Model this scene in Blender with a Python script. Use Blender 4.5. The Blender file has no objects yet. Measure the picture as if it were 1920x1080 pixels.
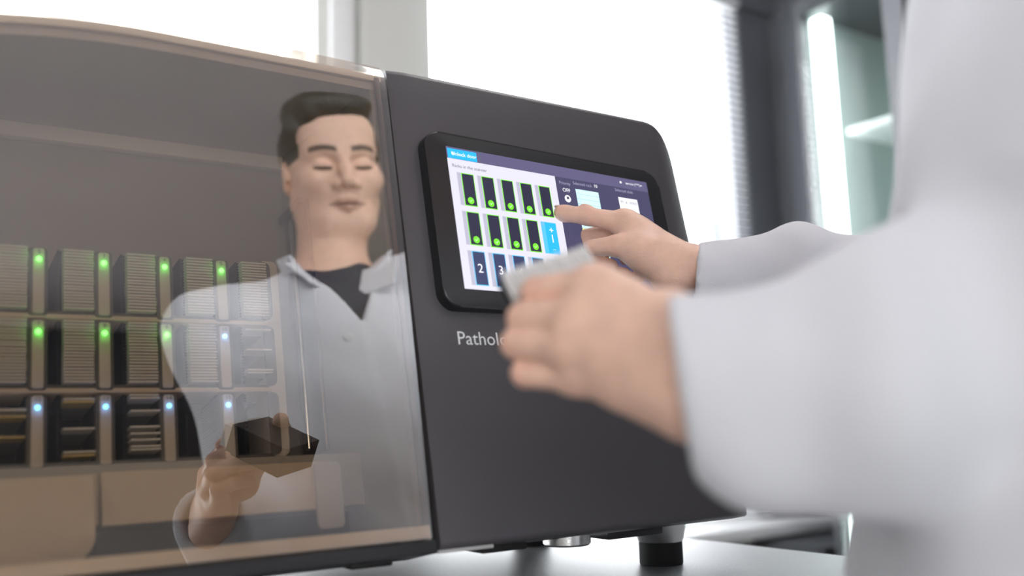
import bpy, bmesh, math, random
import numpy as np
from mathutils import Vector, Matrix

C = bpy.context.scene
COL = C.collection
random.seed(4)
rng = np.random.default_rng(4)

# ------------------------------------------------------------------ camera
H0 = 1.062                                  # camera height; z of everything is above the floor
XC = np.array([0.827061, 0.053479, 0.559558])
cam_d = bpy.data.cameras.new('camera')
cam = bpy.data.objects.new('camera', cam_d)
COL.objects.link(cam)
F_PX = 1780.0


def _n(v):
    v = np.array(v, float)
    return v / np.linalg.norm(v)


Xc = _n([2660, 172, F_PX])                  # world X, Y, Z seen from the camera (x right, y down, z forward)
Vc = np.array([-400, -12234, F_PX])
Vc = _n(Vc - Vc.dot(Xc) * Xc)
Yc = np.cross(Xc, Vc)
if Yc[2] < 0:
    Yc = -Yc
RW = np.array([Xc, Yc, Vc])                 # camera -> world
cam.matrix_world = Matrix(((Xc[0], -Xc[1], -Xc[2], 0), (Yc[0], -Yc[1], -Yc[2], 0),
                           (Vc[0], -Vc[1], -Vc[2], H0), (0, 0, 0, 1)))
cam_d.sensor_width = 36
cam_d.sensor_fit = 'HORIZONTAL'
cam_d.lens = F_PX / 1920 * 36
cam_d.clip_start = 0.02
cam_d.dof.use_dof = True
cam_d.dof.focus_distance = 0.99
cam_d.dof.aperture_fstop = 2.3
C.camera = cam

# ------------------------------------------------------------------ sky, lights, exposure
SKY = 7.0
w = bpy.data.worlds.new('overcast_sky')
C.world = w
w.use_nodes = True
w.node_tree.nodes['Background'].inputs[0].default_value = (0.95, 0.97, 1.0, 1)
w.node_tree.nodes['Background'].inputs[1].default_value = SKY
vs = C.view_settings
C.display_settings.display_device = 'sRGB'
vs.view_transform = 'Standard'
vs.look = 'None'
vs.gamma = 1
vs.use_curve_mapping = False
vs.exposure = 0.52
C.cycles.max_bounces = 10
C.cycles.transparent_max_bounces = 24
C.cycles.sample_clamp_indirect = 8


def portal(loc, rot, sx, sy):
    d = bpy.data.lights.new('window_portal', 'AREA')
    d.shape = 'RECTANGLE'
    d.size, d.size_y = sx, sy
    d.cycles.is_portal = True
    o = bpy.data.objects.new('window_portal', d)
    COL.objects.link(o)
    o.location = loc
    o.rotation_euler = rot


YB, XR, XL, YF, ZC = 2.2, 2.64, -2.6, -3.4, 2.75
portal((-0.25, YB + .16, 1.62), (-math.pi / 2, 0, 0), 2.29, 1.75)
portal((1.80, YB + .16, 1.62), (-math.pi / 2, 0, 0), 1.15, 1.75)
portal((-1.1, YF - .12, 1.42), (math.pi / 2, 0, 0), 2.6, 1.24)  # for the added front window

# ------------------------------------------------------------------ materials


def mat(name, col, rough=.5, metal=0, bump=0, bscale=200, vary=0, emit=None, estr=1, spec=.5, sss=0, coat=0):
    m = bpy.data.materials.new(name)
    m.use_nodes = True
    nt = m.node_tree
    b = nt.nodes['Principled BSDF']
    b.inputs['Base Color'].default_value = (*col, 1)
    b.inputs['Roughness'].default_value = rough
    b.inputs['Metallic'].default_value = metal
    b.inputs['Specular IOR Level'].default_value = spec
    if coat:
        b.inputs['Coat Weight'].default_value = coat
        b.inputs['Coat Roughness'].default_value = .1
    if sss:
        b.inputs['Subsurface Weight'].default_value = sss
        b.inputs['Subsurface Radius'].default_value = (.008, .003, .0015)
        b.inputs['Subsurface Scale'].default_value = 1
    if emit:
        b.inputs['Emission Color'].default_value = (*emit, 1)
        b.inputs['Emission Strength'].default_value = estr
    if bump or vary:
        tc = nt.nodes.new('ShaderNodeTexCoord')
        no = nt.nodes.new('ShaderNodeTexNoise')
        no.inputs['Scale'].default_value = bscale
        no.inputs['Detail'].default_value = 4
        nt.links.new(tc.outputs['Object'], no.inputs['Vector'])
        if bump:
            bp = nt.nodes.new('ShaderNodeBump')
            bp.inputs['Strength'].default_value = bump
            bp.inputs['Distance'].default_value = .002
            nt.links.new(no.outputs['Fac'], bp.inputs['Height'])
            nt.links.new(bp.outputs['Normal'], b.inputs['Normal'])
        if vary:
            rp = nt.nodes.new('ShaderNodeMapRange')
            rp.inputs['To Min'].default_value = 1 - vary
            rp.inputs['To Max'].default_value = 1 + vary
            mx = nt.nodes.new('ShaderNodeVectorMath')
            mx.operation = 'SCALE'
            mx.inputs[0].default_value = col
            nt.links.new(no.outputs['Fac'], rp.inputs['Value'])
            nt.links.new(rp.outputs['Result'], mx.inputs['Scale'])
            nt.links.new(mx.outputs['Vector'], b.inputs['Base Color'])
    return m


def glass_mat(name, tint, refl, back_tint=(1, 1, 1)):
    """clear sheet: tinted transmission with a mirror share on the outer face"""
    m = bpy.data.materials.new(name)
    m.use_nodes = True
    nt = m.node_tree
    nt.nodes.clear()
    out = nt.nodes.new('ShaderNodeOutputMaterial')
    tr = nt.nodes.new('ShaderNodeBsdfTransparent')
    tr.inputs[0].default_value = (*tint, 1)
    tb = nt.nodes.new('ShaderNodeBsdfTransparent')
    tb.inputs[0].default_value = (*back_tint, 1)
    gl = nt.nodes.new('ShaderNodeBsdfGlossy')
    gl.inputs['Roughness'].default_value = 0
    fr = nt.nodes.new('ShaderNodeMixShader')
    fr.inputs[0].default_value = refl
    nt.links.new(tr.outputs[0], fr.inputs[1])
    nt.links.new(gl.outputs[0], fr.inputs[2])
    ge = nt.nodes.new('ShaderNodeNewGeometry')
    mx = nt.nodes.new('ShaderNodeMixShader')
    nt.links.new(ge.outputs['Backfacing'], mx.inputs[0])
    nt.links.new(fr.outputs[0], mx.inputs[1])
    nt.links.new(tb.outputs[0], mx.inputs[2])
    nt.links.new(mx.outputs[0], out.inputs[0])
    return m


M = dict(
    wall=mat('painted_wall', (.64, .64, .61), .8, bump=.1, bscale=60),
    front_wall=mat('warm_grey_wall', (.30, .27, .25), .8, vary=.15, bscale=2),
    ceil=mat('ceiling_paint', (.48, .44, .455), .9, vary=.08, bscale=3),
    dark_wall=mat('charcoal_wall', (.14, .147, .165), .6, vary=.12, bscale=2.5),
    floor=mat('grey_floor', (.42, .41, .40), .5, vary=.2, bscale=4),
    white=mat('white_frame', (.8, .8, .8), .4, vary=.02, bscale=20),
    slat=mat('white_slat', (.85, .86, .88), .5, vary=.03, bscale=30),
    counter=mat('brushed_grey_worktop', (.34, .35, .365), .48, metal=.1, bump=.25, bscale=260, vary=.15),
    cupboard=mat('light_grey_cupboard', (.5, .5, .5), .5, vary=.03),
    panel=mat('matt_dark_grey_paint', (.080, .074, .080), .42, bump=.06, bscale=1800, vary=.15, spec=.5),
    bezel=mat('black_satin_bezel', (.014, .014, .016), .32, vary=.1),
    housing=mat('beige_housing', (.88, .79, .68), .45, vary=.03, bscale=30),
    rail=mat('pale_door_rail', (.92, .80, .66), .4, vary=.03),
    hood=mat('pale_hood_lining', (.62, .57, .54), .6, vary=.03, bscale=14),
    inner=mat('warm_grey_interior', (.40, .37, .34), .6, vary=.04, bscale=14),
    innerlight=mat('pale_interior_trim', (.93, .90, .86), .5, vary=.02),
    beige=mat('beige_drawer_plastic', (.76, .63, .50), .5, vary=.04, bscale=10),
    tag=mat('pale_tag_plate', (.72, .66, .60), .5, vary=.03),
    holder=mat('taupe_tag_holder', (.13, .118, .11), .5, vary=.05),
    dark=mat('black_interior', (.012, .012, .014), .5, vary=.1),
    plinth=mat('charcoal_plinth', (.03, .03, .034), .35, vary=.1),
    rack=mat('black_rack_plastic', (.009, .009, .015), .5, vary=.1, bscale=90, spec=.25),
    frost=mat('frosted_white_slide_end', (.90, .88, .86), .45, vary=.05, bscale=90),
    yellow=mat('yellow_slide_end', (.80, .62, .25), .45, vary=.05, bscale=90),
    glass_body=mat('slide_glass', (.55, .56, .55), .15, vary=.03),
    chrome=mat('brushed_steel', (.75, .74, .72), .22, metal=1, bump=.05, bscale=400),
    bronze=mat('dark_bronze_metal', (.16, .12, .10), .3, metal=.8, vary=.1),
    rubber=mat('black_rubber', (.012, .012, .012), .7, vary=.2),
    clearplate=mat('pale_grey_plate', (.60, .58, .57), .35, vary=.03),
    door=glass_mat('bronze_tinted_acrylic', (.82, .71, .59), .41),
    pane=glass_mat('window_glass', (.97, .98, .98), .06),
    fridgeglass=glass_mat('fridge_glass', (.90, .95, .94), .08),
    led_green=mat('green_light', (.1, .8, .1), .4, emit=(.12, 1, .12), estr=6),
    led_blue=mat('blue_light', (.1, .4, .9), .4, emit=(.12, .45, 1), estr=6),
    ink=mat('dark_ink', (.06, .05, .05), .6, vary=.1),
    print_white=mat('white_print', (.85, .85, .86), .5, vary=.02),
    coat=mat('white_cotton_coat', (.76, .76, .80), .85, bump=.25, bscale=900, vary=.03, spec=.2),
    shirt=mat('navy_shirt', (.025, .035, .065), .85, bump=.2, bscale=700, vary=.1, spec=.2),
    trouser=mat('charcoal_trousers', (.02, .02, .026), .85, bump=.2, bscale=600, vary=.1, spec=.2),
    shoe=mat('black_shoe_leather', (.012, .012, .012), .35, vary=.1),
    button=mat('white_button', (.75, .75, .75), .3, vary=.02),
    hair=mat('black_hair', (.012, .010, .010), .45, bump=.8, bscale=260, vary=.4),
    nail=mat('fingernail', (.72, .46, .38), .3, vary=.04),
    eye=mat('dark_eye', (.02, .014, .012), .2, vary=.1),
    lightpanel=mat('light_panel', (.9, .9, .9), .5, emit=(1, .97, .92), estr=5),
    fridge=mat('fridge_charcoal', (.05, .053, .06), .4, vary=.1),
    stile=mat('grey_door_stile', (.16, .165, .18), .4, vary=.05),
    fridge_in=mat('fridge_liner', (.62, .72, .70), .5, vary=.04),
    fridge_lamp=mat('fridge_lamp', (.9, 1, .97), .5, emit=(.9, 1, .98), estr=5),
)


def screen_mat(name, col, s=1.0):
    m = mat(name, (0.01, .01, .01), .25, emit=col, estr=s)
    return m


def srgb(r, g, b):
    f = lambda c: (c / 255 / 12.92) if c <= 10 else ((c / 255 + .055) / 1.055) ** 2.4
    return (f(r), f(g), f(b))


S = dict(
    white=screen_mat('screen_pale', srgb(206, 204, 216)),
    navy=screen_mat('screen_slate', srgb(66, 64, 92)),
    head=screen_mat('screen_header', srgb(88, 84, 116)),
    tile=screen_mat('screen_tile', srgb(40, 38, 60)),
    tile2=screen_mat('screen_tile_blue', srgb(52, 58, 92)),
    green=screen_mat('screen_green', srgb(112, 214, 44)),
    cyan=screen_mat('screen_cyan', srgb(84, 180, 226)),
    blue=screen_mat('screen_blue', srgb(36, 170, 238)),
    list=screen_mat('screen_list', srgb(196, 240, 250)),
    line=screen_mat('screen_line', srgb(90, 170, 200)),
    tab=screen_mat('screen_tab', srgb(172, 170, 188)),
    text=screen_mat('screen_text', srgb(240, 240, 245)),
    dim=screen_mat('screen_dim_text', srgb(150, 148, 172)),
    dtext=screen_mat('screen_dark_text', srgb(70, 68, 90)),
    yellow=screen_mat('screen_yellow', srgb(240, 230, 130)),
)

# ------------------------------------------------------------------ object helpers


def tag(o, label=None, cat=None, group=None, kind=None):
    for k, v in (('label', label), ('category', cat), ('group', group), ('kind', kind)):
        if v:
            o[k] = v
    return o


def empty(name, loc, label=None, cat=None, group=None, kind=None):
    o = bpy.data.objects.new(name, None)
    COL.objects.link(o)
    o.location = loc
    o.empty_display_size = .05
    return tag(o, label, cat, group, kind)


ORIGIN = {}


def world_of(o):
    p = Vector((0, 0, 0))
    while o is not None:
        p += Vector(o.location)
        o = o.parent
    return p


def link(name, me, m, parent=None, loc=None):
    """me holds world coordinates unless loc is given (then coordinates are local to loc)"""
    o = bpy.data.objects.new(name, me)
    COL.objects.link(o)
    if m is not None:
        for x in (m if isinstance(m, (list, tuple)) else [m]):
            me.materials.append(x)
    off = world_of(parent) if parent is not None else Vector((0, 0, 0))
    if parent is not None:
        o.parent = parent
    if loc is None:
        # put the origin at the middle of the mesh
        cs = np.empty(len(me.vertices) * 3)
        me.vertices.foreach_get('co', cs)
        cs = cs.reshape(-1, 3)
        ctr = (cs.min(0) + cs.max(0)) / 2
        me.vertices.foreach_set('co', (cs - ctr).ravel())
        me.update()
        o.location = Vector(ctr) - off
    else:
        o.location = Vector(loc) - off
    return o


def bm_mesh(bm, name, smooth=None):
    bmesh.ops.recalc_face_normals(bm, faces=bm.faces)
    me = bpy.data.meshes.new(name)
    bm.to_mesh(me)
    bm.free()
    if smooth is not None:
        me.polygons.foreach_set('use_smooth', [True] * len(me.polygons))
        if smooth < 180:
            try:
                me.set_sharp_from_angle(angle=math.radians(smooth))
            except Exception:
                pass
    return me


IDT = lambda a, b, c: (a, b, c)


def box_bm(lo, hi, T=IDT, bev=0, seg=2, bm=None):
    own = bmesh.new()
    v = [own.verts.new((x, y, z)) for x in (lo[0], hi[0]) for y in (lo[1], hi[1]) for z in (lo[2], hi[2])]
    for f in ((0, 1, 3, 2), (4, 6, 7, 5), (0, 4, 5, 1), (2, 3, 7, 6), (0, 2, 6, 4), (1, 5, 7, 3)):
        own.faces.new([v[i] for i in f])
    if bev:
        bmesh.ops.bevel(own, geom=list(own.edges), offset=bev, segments=seg, affect='EDGES', profile=.5)
    for q in own.verts:
        q.co = Vector(T(*q.co))
    if bm is None:
        return own
    tmp = bpy.data.meshes.new('tmp')
    own.to_mesh(tmp)
    own.free()
    bm.from_mesh(tmp)
    bpy.data.meshes.remove(tmp)
    return bm


def box(name, lo, hi, m, parent=None, T=IDT, bev=0, seg=2):
    return link(name, bm_mesh(box_bm(lo, hi, T, bev, seg), name, 40 if bev else None), m, parent)


def poly_bm(pts, d0, d1, T=IDT, bev=0, seg=3):
    """prism over polygon pts (a, b) between depths d0 and d1"""
    bm = bmesh.new()
    n = len(pts)
    A = [bm.verts.new((p[0], p[1], d0)) for p in pts]
    B = [bm.verts.new((p[0], p[1], d1)) for p in pts]
    f0 = bm.faces.new(A)
    bm.faces.new(B[::-1])
    for i in range(n):
        bm.faces.new((A[i], B[i], B[(i + 1) % n], A[(i + 1) % n]))
    if bev:
        bmesh.ops.bevel(bm, geom=list(f0.edges), offset=bev, segments=seg, affect='EDGES', profile=.5)
    for q in bm.verts:
        q.co = Vector(T(*q.co))
    return bm


def rrect(u0, u1, v0, v1, r, n=6, corners=(1, 1, 1, 1)):
    """rounded rectangle, corners: bl, br, tr, tl"""
    out = []
    for k, (cx, cy, a0) in enumerate(((u0, v0, 180), (u1, v0, 270), (u1, v1, 0), (u0, v1, 90))):
        if not corners[k]:
            out.append((cx, cy))
            continue
        ox = cx + (r if k in (0, 3) else -r)
        oy = cy + (r if k in (0, 1) else -r)
        for i in range(n + 1):
            a = math.radians(a0 + 90 * i / n)
            out.append((ox + r * math.cos(a), oy + r * math.sin(a)))
    return out


def lathe_bm(prof, ctr, n=32):
    bm = bmesh.new()
    rings = []
    for r, z in prof:
        rings.append([bm.verts.new((ctr[0] + r * math.cos(2 * math.pi * i / n), ctr[1] + r * math.sin(2 * math.pi * i / n), ctr[2] + z)) for i in range(n)])
    for a, b in zip(rings, rings[1:]):
        for i in range(n):
            bm.faces.new((a[i], a[(i + 1) % n], b[(i + 1) % n], b[i]))
    bm.faces.new(rings[0][::-1])
    bm.faces.new(rings[-1])
    return bm


def disc_bm(cu, cv, r, d0, d1, T, n=20):
    return poly_bm([(cu + r * math.cos(2 * math.pi * i / n), cv + r * math.sin(2 * math.pi * i / n)) for i in range(n)], d0, d1, T)


def text_mesh(s, size, depth=.0):
    cu = bpy.data.curves.new('t', 'FONT')
    cu.body = s
    cu.size = size
    cu.align_x = 'CENTER'
    cu.align_y = 'CENTER'
    cu.resolution_u = 3
    cu.extrude = depth
    o = bpy.data.objects.new('t', cu)
    COL.objects.link(o)
    bpy.context.view_layer.update()
    me = bpy.data.meshes.new_from_object(o.evaluated_get(bpy.context.evaluated_depsgraph_get()))
    bpy.data.objects.remove(o)
    me.materials.clear()
    return me


# ------------------------------------------------------------------ the room


def struct(name, lo, hi, m, bev=0):
    return tag(box(name, lo, hi, m, bev=bev), kind='structure')


struct('floor', (XL - .2, YF - .2, -.1), (XR + .2, YB + .3, 0), M['floor'])
struct('ceiling', (XL - .2, YF - .2, ZC), (XR + .2, YB + .3, ZC + .1), M['ceil'])
SILL, HEAD = .745, 2.50
WA0, WA1, WB0, WB1 = -1.4, .905, 1.228, 2.405
bmw = bmesh.new()
for x0, x1, z0, z1 in ((XL, XR, 0, SILL), (XL, XR, HEAD, ZC), (XL, WA0, SILL, HEAD), (WA1, WB0, SILL, HEAD)):
    box_bm((x0, YB, z0), (x1, YB + .2, z1), bm=bmw)
tag(link('wall_back', bm_mesh(bmw, 'wall_back'), M['wall']), kind='structure')
struct('wall_right', (XR, YF, 0), (XR + .15, YB + .2, ZC), M['dark_wall'])
struct('trim_1', (WB1, YB - .02, 0), (XR, YB + .2, ZC), M['dark_wall'])            # dark reveal beside the window
struct('trim_2', (WB1 - .08, YB - .05, HEAD), (XR, YB, ZC), M['dark_wall'])
struct('wall_left', (XL - .15, YF, 0), (XL, YB, ZC), M['wall'])
bmw = bmesh.new()
FA0, FA1, FZ_0, FZ_1 = -2.4, .2, .80, 2.04
for x0, x1, z0, z1 in ((XL, XR, 0, FZ_0), (XL, XR, FZ_1, ZC), (XL, FA0, FZ_0, FZ_1), (FA1, XR, FZ_0, FZ_1)):
    box_bm((x0, YF - .15, z0), (x1, YF, z1), bm=bmw)
tag(link('wall_front', bm_mesh(bmw, 'wall_front'), M['front_wall']), kind='structure')
struct('added_bulkhead', (XL, YF + .002, 2.30), (XR, YF + .80, ZC), M['plinth'])       # dark bulkhead added out of view to darken the door's reflection
# window board and the pale column between the windows
struct('trim_3', (XL, YB - .22, SILL - .035), (XR - .06, YB + .02, SILL), M['white'], bev=.006)
struct('trim_4', (1.02, YB - .035, SILL), (1.228, YB, ZC), M['wall'], bev=.004)
struct('trim_5', (.940, YB - .02, SILL), (1.005, YB, ZC), M['white'], bev=.003)


def window(n, x0, x1):
    e = tag(empty('window_%d' % n, ((x0 + x1) / 2, YB + .1, SILL)), kind='structure')
    for a, b, c, d in ((x0, x0 + .035, SILL, HEAD), (x1 - .035, x1, SILL, HEAD), (x0 + .035, x1 - .035, SILL, SILL + .04), (x0 + .035, x1 - .035, HEAD - .04, HEAD)):
        box('window_frame', (a, YB + .09, c), (b, YB + .14, d), M['white'], e)
    box('window_pane', (x0 + .036, YB + .11, SILL + .041), (x1 - .036, YB + .118, HEAD - .041), M['pane'], e)
    return e


window(1, WA0, WA1)
window(2, WB0, WB1)
e = tag(empty('window_3', (-1.1, YF - .07, FZ_0)), kind='structure')  # front window added out of view to light the scanner panel and interior
for a, b, c, d in ((FA0, FA0 + .04, FZ_0, FZ_1), (FA1 - .04, FA1, FZ_0, FZ_1), (FA0 + .04, FA1 - .04, FZ_0, FZ_0 + .04), (FA0 + .04, FA1 - .04, FZ_1 - .04, FZ_1), (-1.12, -1.08, FZ_0 + .04, FZ_1 - .04)):
    box('window_frame', (a, YF - .10, c), (b, YF - .05, d), M['white'], e)
for a, b in ((FA0 + .04, -1.12), (-1.08, FA1 - .04)):
    box('window_pane', (a, YF - .08, FZ_0 + .04), (b, YF - .072, FZ_1 - .04), M['pane'], e)


def blind(x0, x1, y, label):
    b = empty('venetian_blind', ((x0 + x1) / 2, y, HEAD), label, 'blind')
    box('head_rail', (x0, y - .02, HEAD - .02), (x1, y + .02, HEAD + .012), M['white'], b, bev=.003)
    sl = None
    z = HEAD - .035
    while z > SILL + .03:
        if sl is None:
            sl = box('slat', (x0, y - .010, z - .0008), (x1, y + .010, z + .0008), M['slat'], b)
        else:
            c = sl.copy()
            COL.objects.link(c)
            c.location.z = z - HEAD
        z -= .026
    box('bottom_rail', (x0, y - .010, SILL + .004), (x1, y + .010, SILL + .016), M['white'], b)
    for fx in (.06, .94):
        x = x0 + (x1 - x0) * fx
        box('ladder_cord', (x - .001, y - .0012, SILL + .016), (x + .001, y + .0012, HEAD - .02), M['white'], b)


blind(WA0, .868, YB - .03, 'white venetian blind with open slats over the left window behind the scanner door')
blind(1.240, 2.440, YB - .05, 'white venetian blind with open slats over the right window behind the dark panel')

for i, (x, y) in enumerate(((-1.2, -.3), (1.3, .9), (-1.2, -2.4))):
    l = empty('ceiling_light', (x, y, ZC), ('square light panel in the ceiling nearest the left wall', 'square light panel in the ceiling above the dark wall end', 'square light panel in the ceiling at the far front end')[i], 'ceiling light')
    box('light_frame', (x - .32, y - .32, ZC - .012), (x + .32, y + .32, ZC - .0005), M['white'], l)
    box('diffuser', (x - .29, y - .29, ZC - .016), (x + .29, y + .29, ZC - .0125), M['lightpanel'], l)

# ------------------------------------------------------------------ right wall furniture
f = empty('glass_door_fridge', (2.40, 1.70, 0), 'tall glass door fridge with a lit pale green interior against the charcoal wall', 'fridge')
FX0, FX1, FY0, FY1, FZ0, FZ1 = 2.20, 2.63, 1.36, 1.72, .05, 2.27
fw = .028
box('cabinet_back', (FX1 - .02, FY0, FZ0), (FX1, FY1, FZ1), M['fridge_in'], f)
for nm, lo, hi in (('cabinet_side', (FX0, FY0, FZ0), (FX1 - .02, FY0 + fw, FZ1)), ('cabinet_side', (FX0, FY1 - fw, FZ0), (FX1 - .02, FY1, FZ1)),
                   ('cabinet_top', (FX0, FY0 + fw, FZ1 - .05), (FX1 - .02, FY1 - fw, FZ1)), ('cabinet_base', (FX0, FY0 + fw, FZ0), (FX1 - .02, FY1 - fw, FZ0 + .12))):
    box(nm, lo, hi, M['fridge'], f)
box('liner', (FX0 + .03, FY1 - fw - .006, FZ0 + .12), (FX1 - .02, FY1 - fw, FZ1 - .05), M['fridge_in'], f)
box('lamp_strip', (FX0 + .03, FY1 - fw - .045, FZ0 + .13), (FX0 + .07, FY1 - fw - .008, FZ1 - .06), M['fridge_lamp'], f)
for z in (.55, .95, 1.40, 1.86):
    box('shelf', (FX0 + .10, FY0 + fw, z), (FX1 - .021, FY1 - fw - .05, z + .02), M['white'], f)
dr = box('fridge_door', (FX0 - .008, FY0 + .03, FZ0 + .04), (FX0 - .002, FY1 - .02, FZ1 - .03), M['fridgeglass'], f)
for lo, hi in (((FX0 - .02, FY0, FZ0), (FX0 - .001, FY0 + .06, FZ1)),):
    box('door_stile', lo, hi, M['stile'], f)
box('handle', (FX0 - .05, FY0 + .02, .9), (FX0 - .03, FY0 + .04, 1.4), M['chrome'], f, bev=.004)
for x in (FX0 + .05, FX1 - .06):
    for y in (FY0 + .05, FY1 - .05):
        link('foot', bm_mesh(lathe_bm(((.02, 0), (.02, .05)), (x, y, 0), 12), 'foot', 40), M['rubber'], f)

# wall vent with slats beyond the fridge
v = empty('louvred_cupboard', (2.4, 1.09, 1.10), 'pale louvred cupboard with horizontal slats beside the fridge', 'cupboard')
box('cupboard_body', (2.16, .86, 1.10), (2.63, 1.33, 2.20), M['fridge'], v)
first = None
for i in range(18):
    z = 1.70 + .0165 * i
    if first is None:
        first = box('slat', (2.150, .88, z), (2.1595, 1.31, z + .011), M['slat'], v)
    else:
        c = first.copy()
        COL.objects.link(c)
        c.location.z += .0165 * i
# low dark shelving along the right wall, seen under the counter edge
b = empty('low_shelving', (2.42, 2.0, 0), 'low charcoal shelving unit beyond the worktop end under the window', 'shelving')
for y in (1.76, 2.20 - .235):
    box('side_panel', (2.20, y, 0), (2.62, y + .02, .70), M['plinth'], b)
for z in (.10, .30, .50, .68):
    box('shelf_board', (2.20, 1.781, z), (2.62, 1.964, z + .02), M['fridge'], b)
for k in range(4):
    x = 2.23 + .095 * k
    tag(box('document_box', (x, 1.80, .5205), (x + .075, 1.95, .66), M['fridge_in' if k % 2 else 'plinth'], bev=.004),
        ('charcoal', 'pale green')[k % 2] + ' document box ' + ('nearest the room', 'second from the room', 'third from the room', 'nearest the wall')[k] + ' on the low charcoal shelving', 'box', 'boxes on the low shelving')

# ------------------------------------------------------------------ the counter
CT = .90
ct = empty('lab_counter', (.2, .9, 0), 'long grey worktop with a brushed surface that carries the slide scanner', 'counter')
box('worktop', (-1.6, .53, CT - .03), (.955, 1.45, CT), M['counter'], ct, bev=.003)
for i in range(4):
    x0 = -1.58 + .63 * i
    box('cupboard_door', (x0 + .004, .585, .12), (x0 + .625, .605, CT - .035), M['cupboard'], ct, bev=.002)
    box('cupboard_body', (x0, .606, .10), (x0 + .63, 1.43, CT - .031), M['cupboard'], ct)
    box('handle', (x0 + .2, .565, .80), (x0 + .43, .584, .812), M['chrome'], ct, bev=.003)
box('kick_board', (-1.58, .66, 0), (.94, 1.40, .099), M['plinth'], ct)

# ------------------------------------------------------------------ the scanner frame of axes
LEAN = math.radians(11.4324)
sL, cL = math.sin(LEAN), math.cos(LEAN)
K = .729274
O = Vector((0, K * cL, -K * sL + H0))
UX, UU, UN = Vector((1, 0, 0)), Vector((0, sL, cL)), Vector((0, cL, -sL))
RM = Matrix((UX, UU, -UN)).transposed().to_4x4()        # local x, y(up), z(towards the viewer)


def T(u, v, d):
    return O + UX * u + UU * v + UN * d


def inv(p):
    q = Vector(p) - O
    return (q.dot(UX), q.dot(UU), q.dot(UN))


def TB(u, v, d):
    """as T, but nothing reaches below the level underside of the machine"""
    if v > .4:
        v += max(0, d) * sL / cL          # the top is level, so it climbs away from the leaning front
    return T(u, max(v, .043 + d * sL / cL), d)


UL, UM, UR = -.06, .408, .806                 # left end, door/panel seam, right end


def top(u):
    """height of the rounded top outline along u"""
    v = .514
    if u < .20:
        t = (.20 - u) / .13
        v -= .012 * t * t
    if u > .752:
        t = min(1, (u - .752) / .054)
        v -= .052 * (1 - math.sqrt(max(0, 1 - t * t)))
    return v


sc = empty('slide_scanner', (.37, 1.0, CT), 'large beige and charcoal slide scanner with tinted door and touchscreen on the worktop', 'scanner')

# charcoal front panel: a grid that rolls back at its right edge
bm = bmesh.new()
us = [.411 + (.752 - .411) * i / 20 for i in range(21)] + [.752 + .054 * math.sin(math.pi / 2 * i / 16) for i in range(1, 17)]
cols = []
for u in us:
    tp = top(u)
    roll = max(0, (u - .745) / .061)
    wd = .020 * roll ** 2.6
    edge = .0025 if u == us[0] else 0
    col = []
    for fr, dd in ((0, .004), (.004, .0008), (.012, 0), (.3, 0), (.6, 0), (.9, 0), (.985, 0), (.995, .001), (1, .005)):
        col.append(bm.verts.new(T(u, .044 + (tp - .044) * fr, wd + dd + edge)))
    cols.append(col)
for a, c2 in zip(cols, cols[1:]):
    for i in range(len(a) - 1):
        bm.faces.new((a[i], c2[i], c2[i + 1], a[i + 1]))
# skirt back to the housing
rim = [c[0] for c in cols] + [cols[-1][i] for i in range(1, len(cols[0]))] + [c[-1] for c in cols[-2::-1]] + [cols[0][i] for i in range(len(cols[0]) - 2, 0, -1)]
bk = []
for q in rim:
    u, v_, d = inv(q.co)
    bk.append(bm.verts.new(T(u, v_, .045)))
for i in range(len(rim)):
    j = (i + 1) % len(rim)
    bm.faces.new((rim[i], rim[j], bk[j], bk[i]))
bm.faces.new(bk)
link('front_panel', bm_mesh(bm, 'front_panel', 50), M['panel'], sc)

# housing: top shell, ends, back, underside


def shell_bm(u0, u1, off, th, d0, d1, n=40):
    bm = bmesh.new()
    pu = [u0 + (u1 - u0) * i / n for i in range(n + 1)]
    R = []
    for u in pu:
        t_ = top(u) - off
        R.append([bm.verts.new(T(u, t_ - a + d * sL / cL, d)) for a, d in ((0, d0 + .011), (.0022, d0 + .005), (.006, d0), (th, d0), (th, d1), (0, d1))])
    for a, c2 in zip(R, R[1:]):
        for i in range(6):
            j = (i + 1) % 6
            bm.faces.new((a[i], c2[i], c2[j], a[j]))
    bm.faces.new(R[0])
    bm.faces.new(R[-1][::-1])
    return bm


link('top_shell', bm_mesh(shell_bm(UL, UM - .002, .004, .012, .006, .48), 'top_shell', 60), M['housing'], sc)
link('top_shell', bm_mesh(shell_bm(UM - .001, UR - .012, .006, .008, .05, .48), 'top_shell', 60), M['housing'], sc)
box('end_panel', (UL, .045, .006), (UL + .008, top(UL) - .013, .48), M['housing'], sc, TB, bev=.002)
box('end_panel', (UR - .020, .045, .05), (UR - .012, top(UR - .012) - .016, .48), M['housing'], sc, TB, bev=.002)
box('back_cover', (UL + .0085, .045, .47), (UR - .0205, .480, .479), M['housing'], sc, TB)
box('divider_wall', (.400, .030, .010), (.4065, .500, .469), M['inner'], sc, TB)

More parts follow.
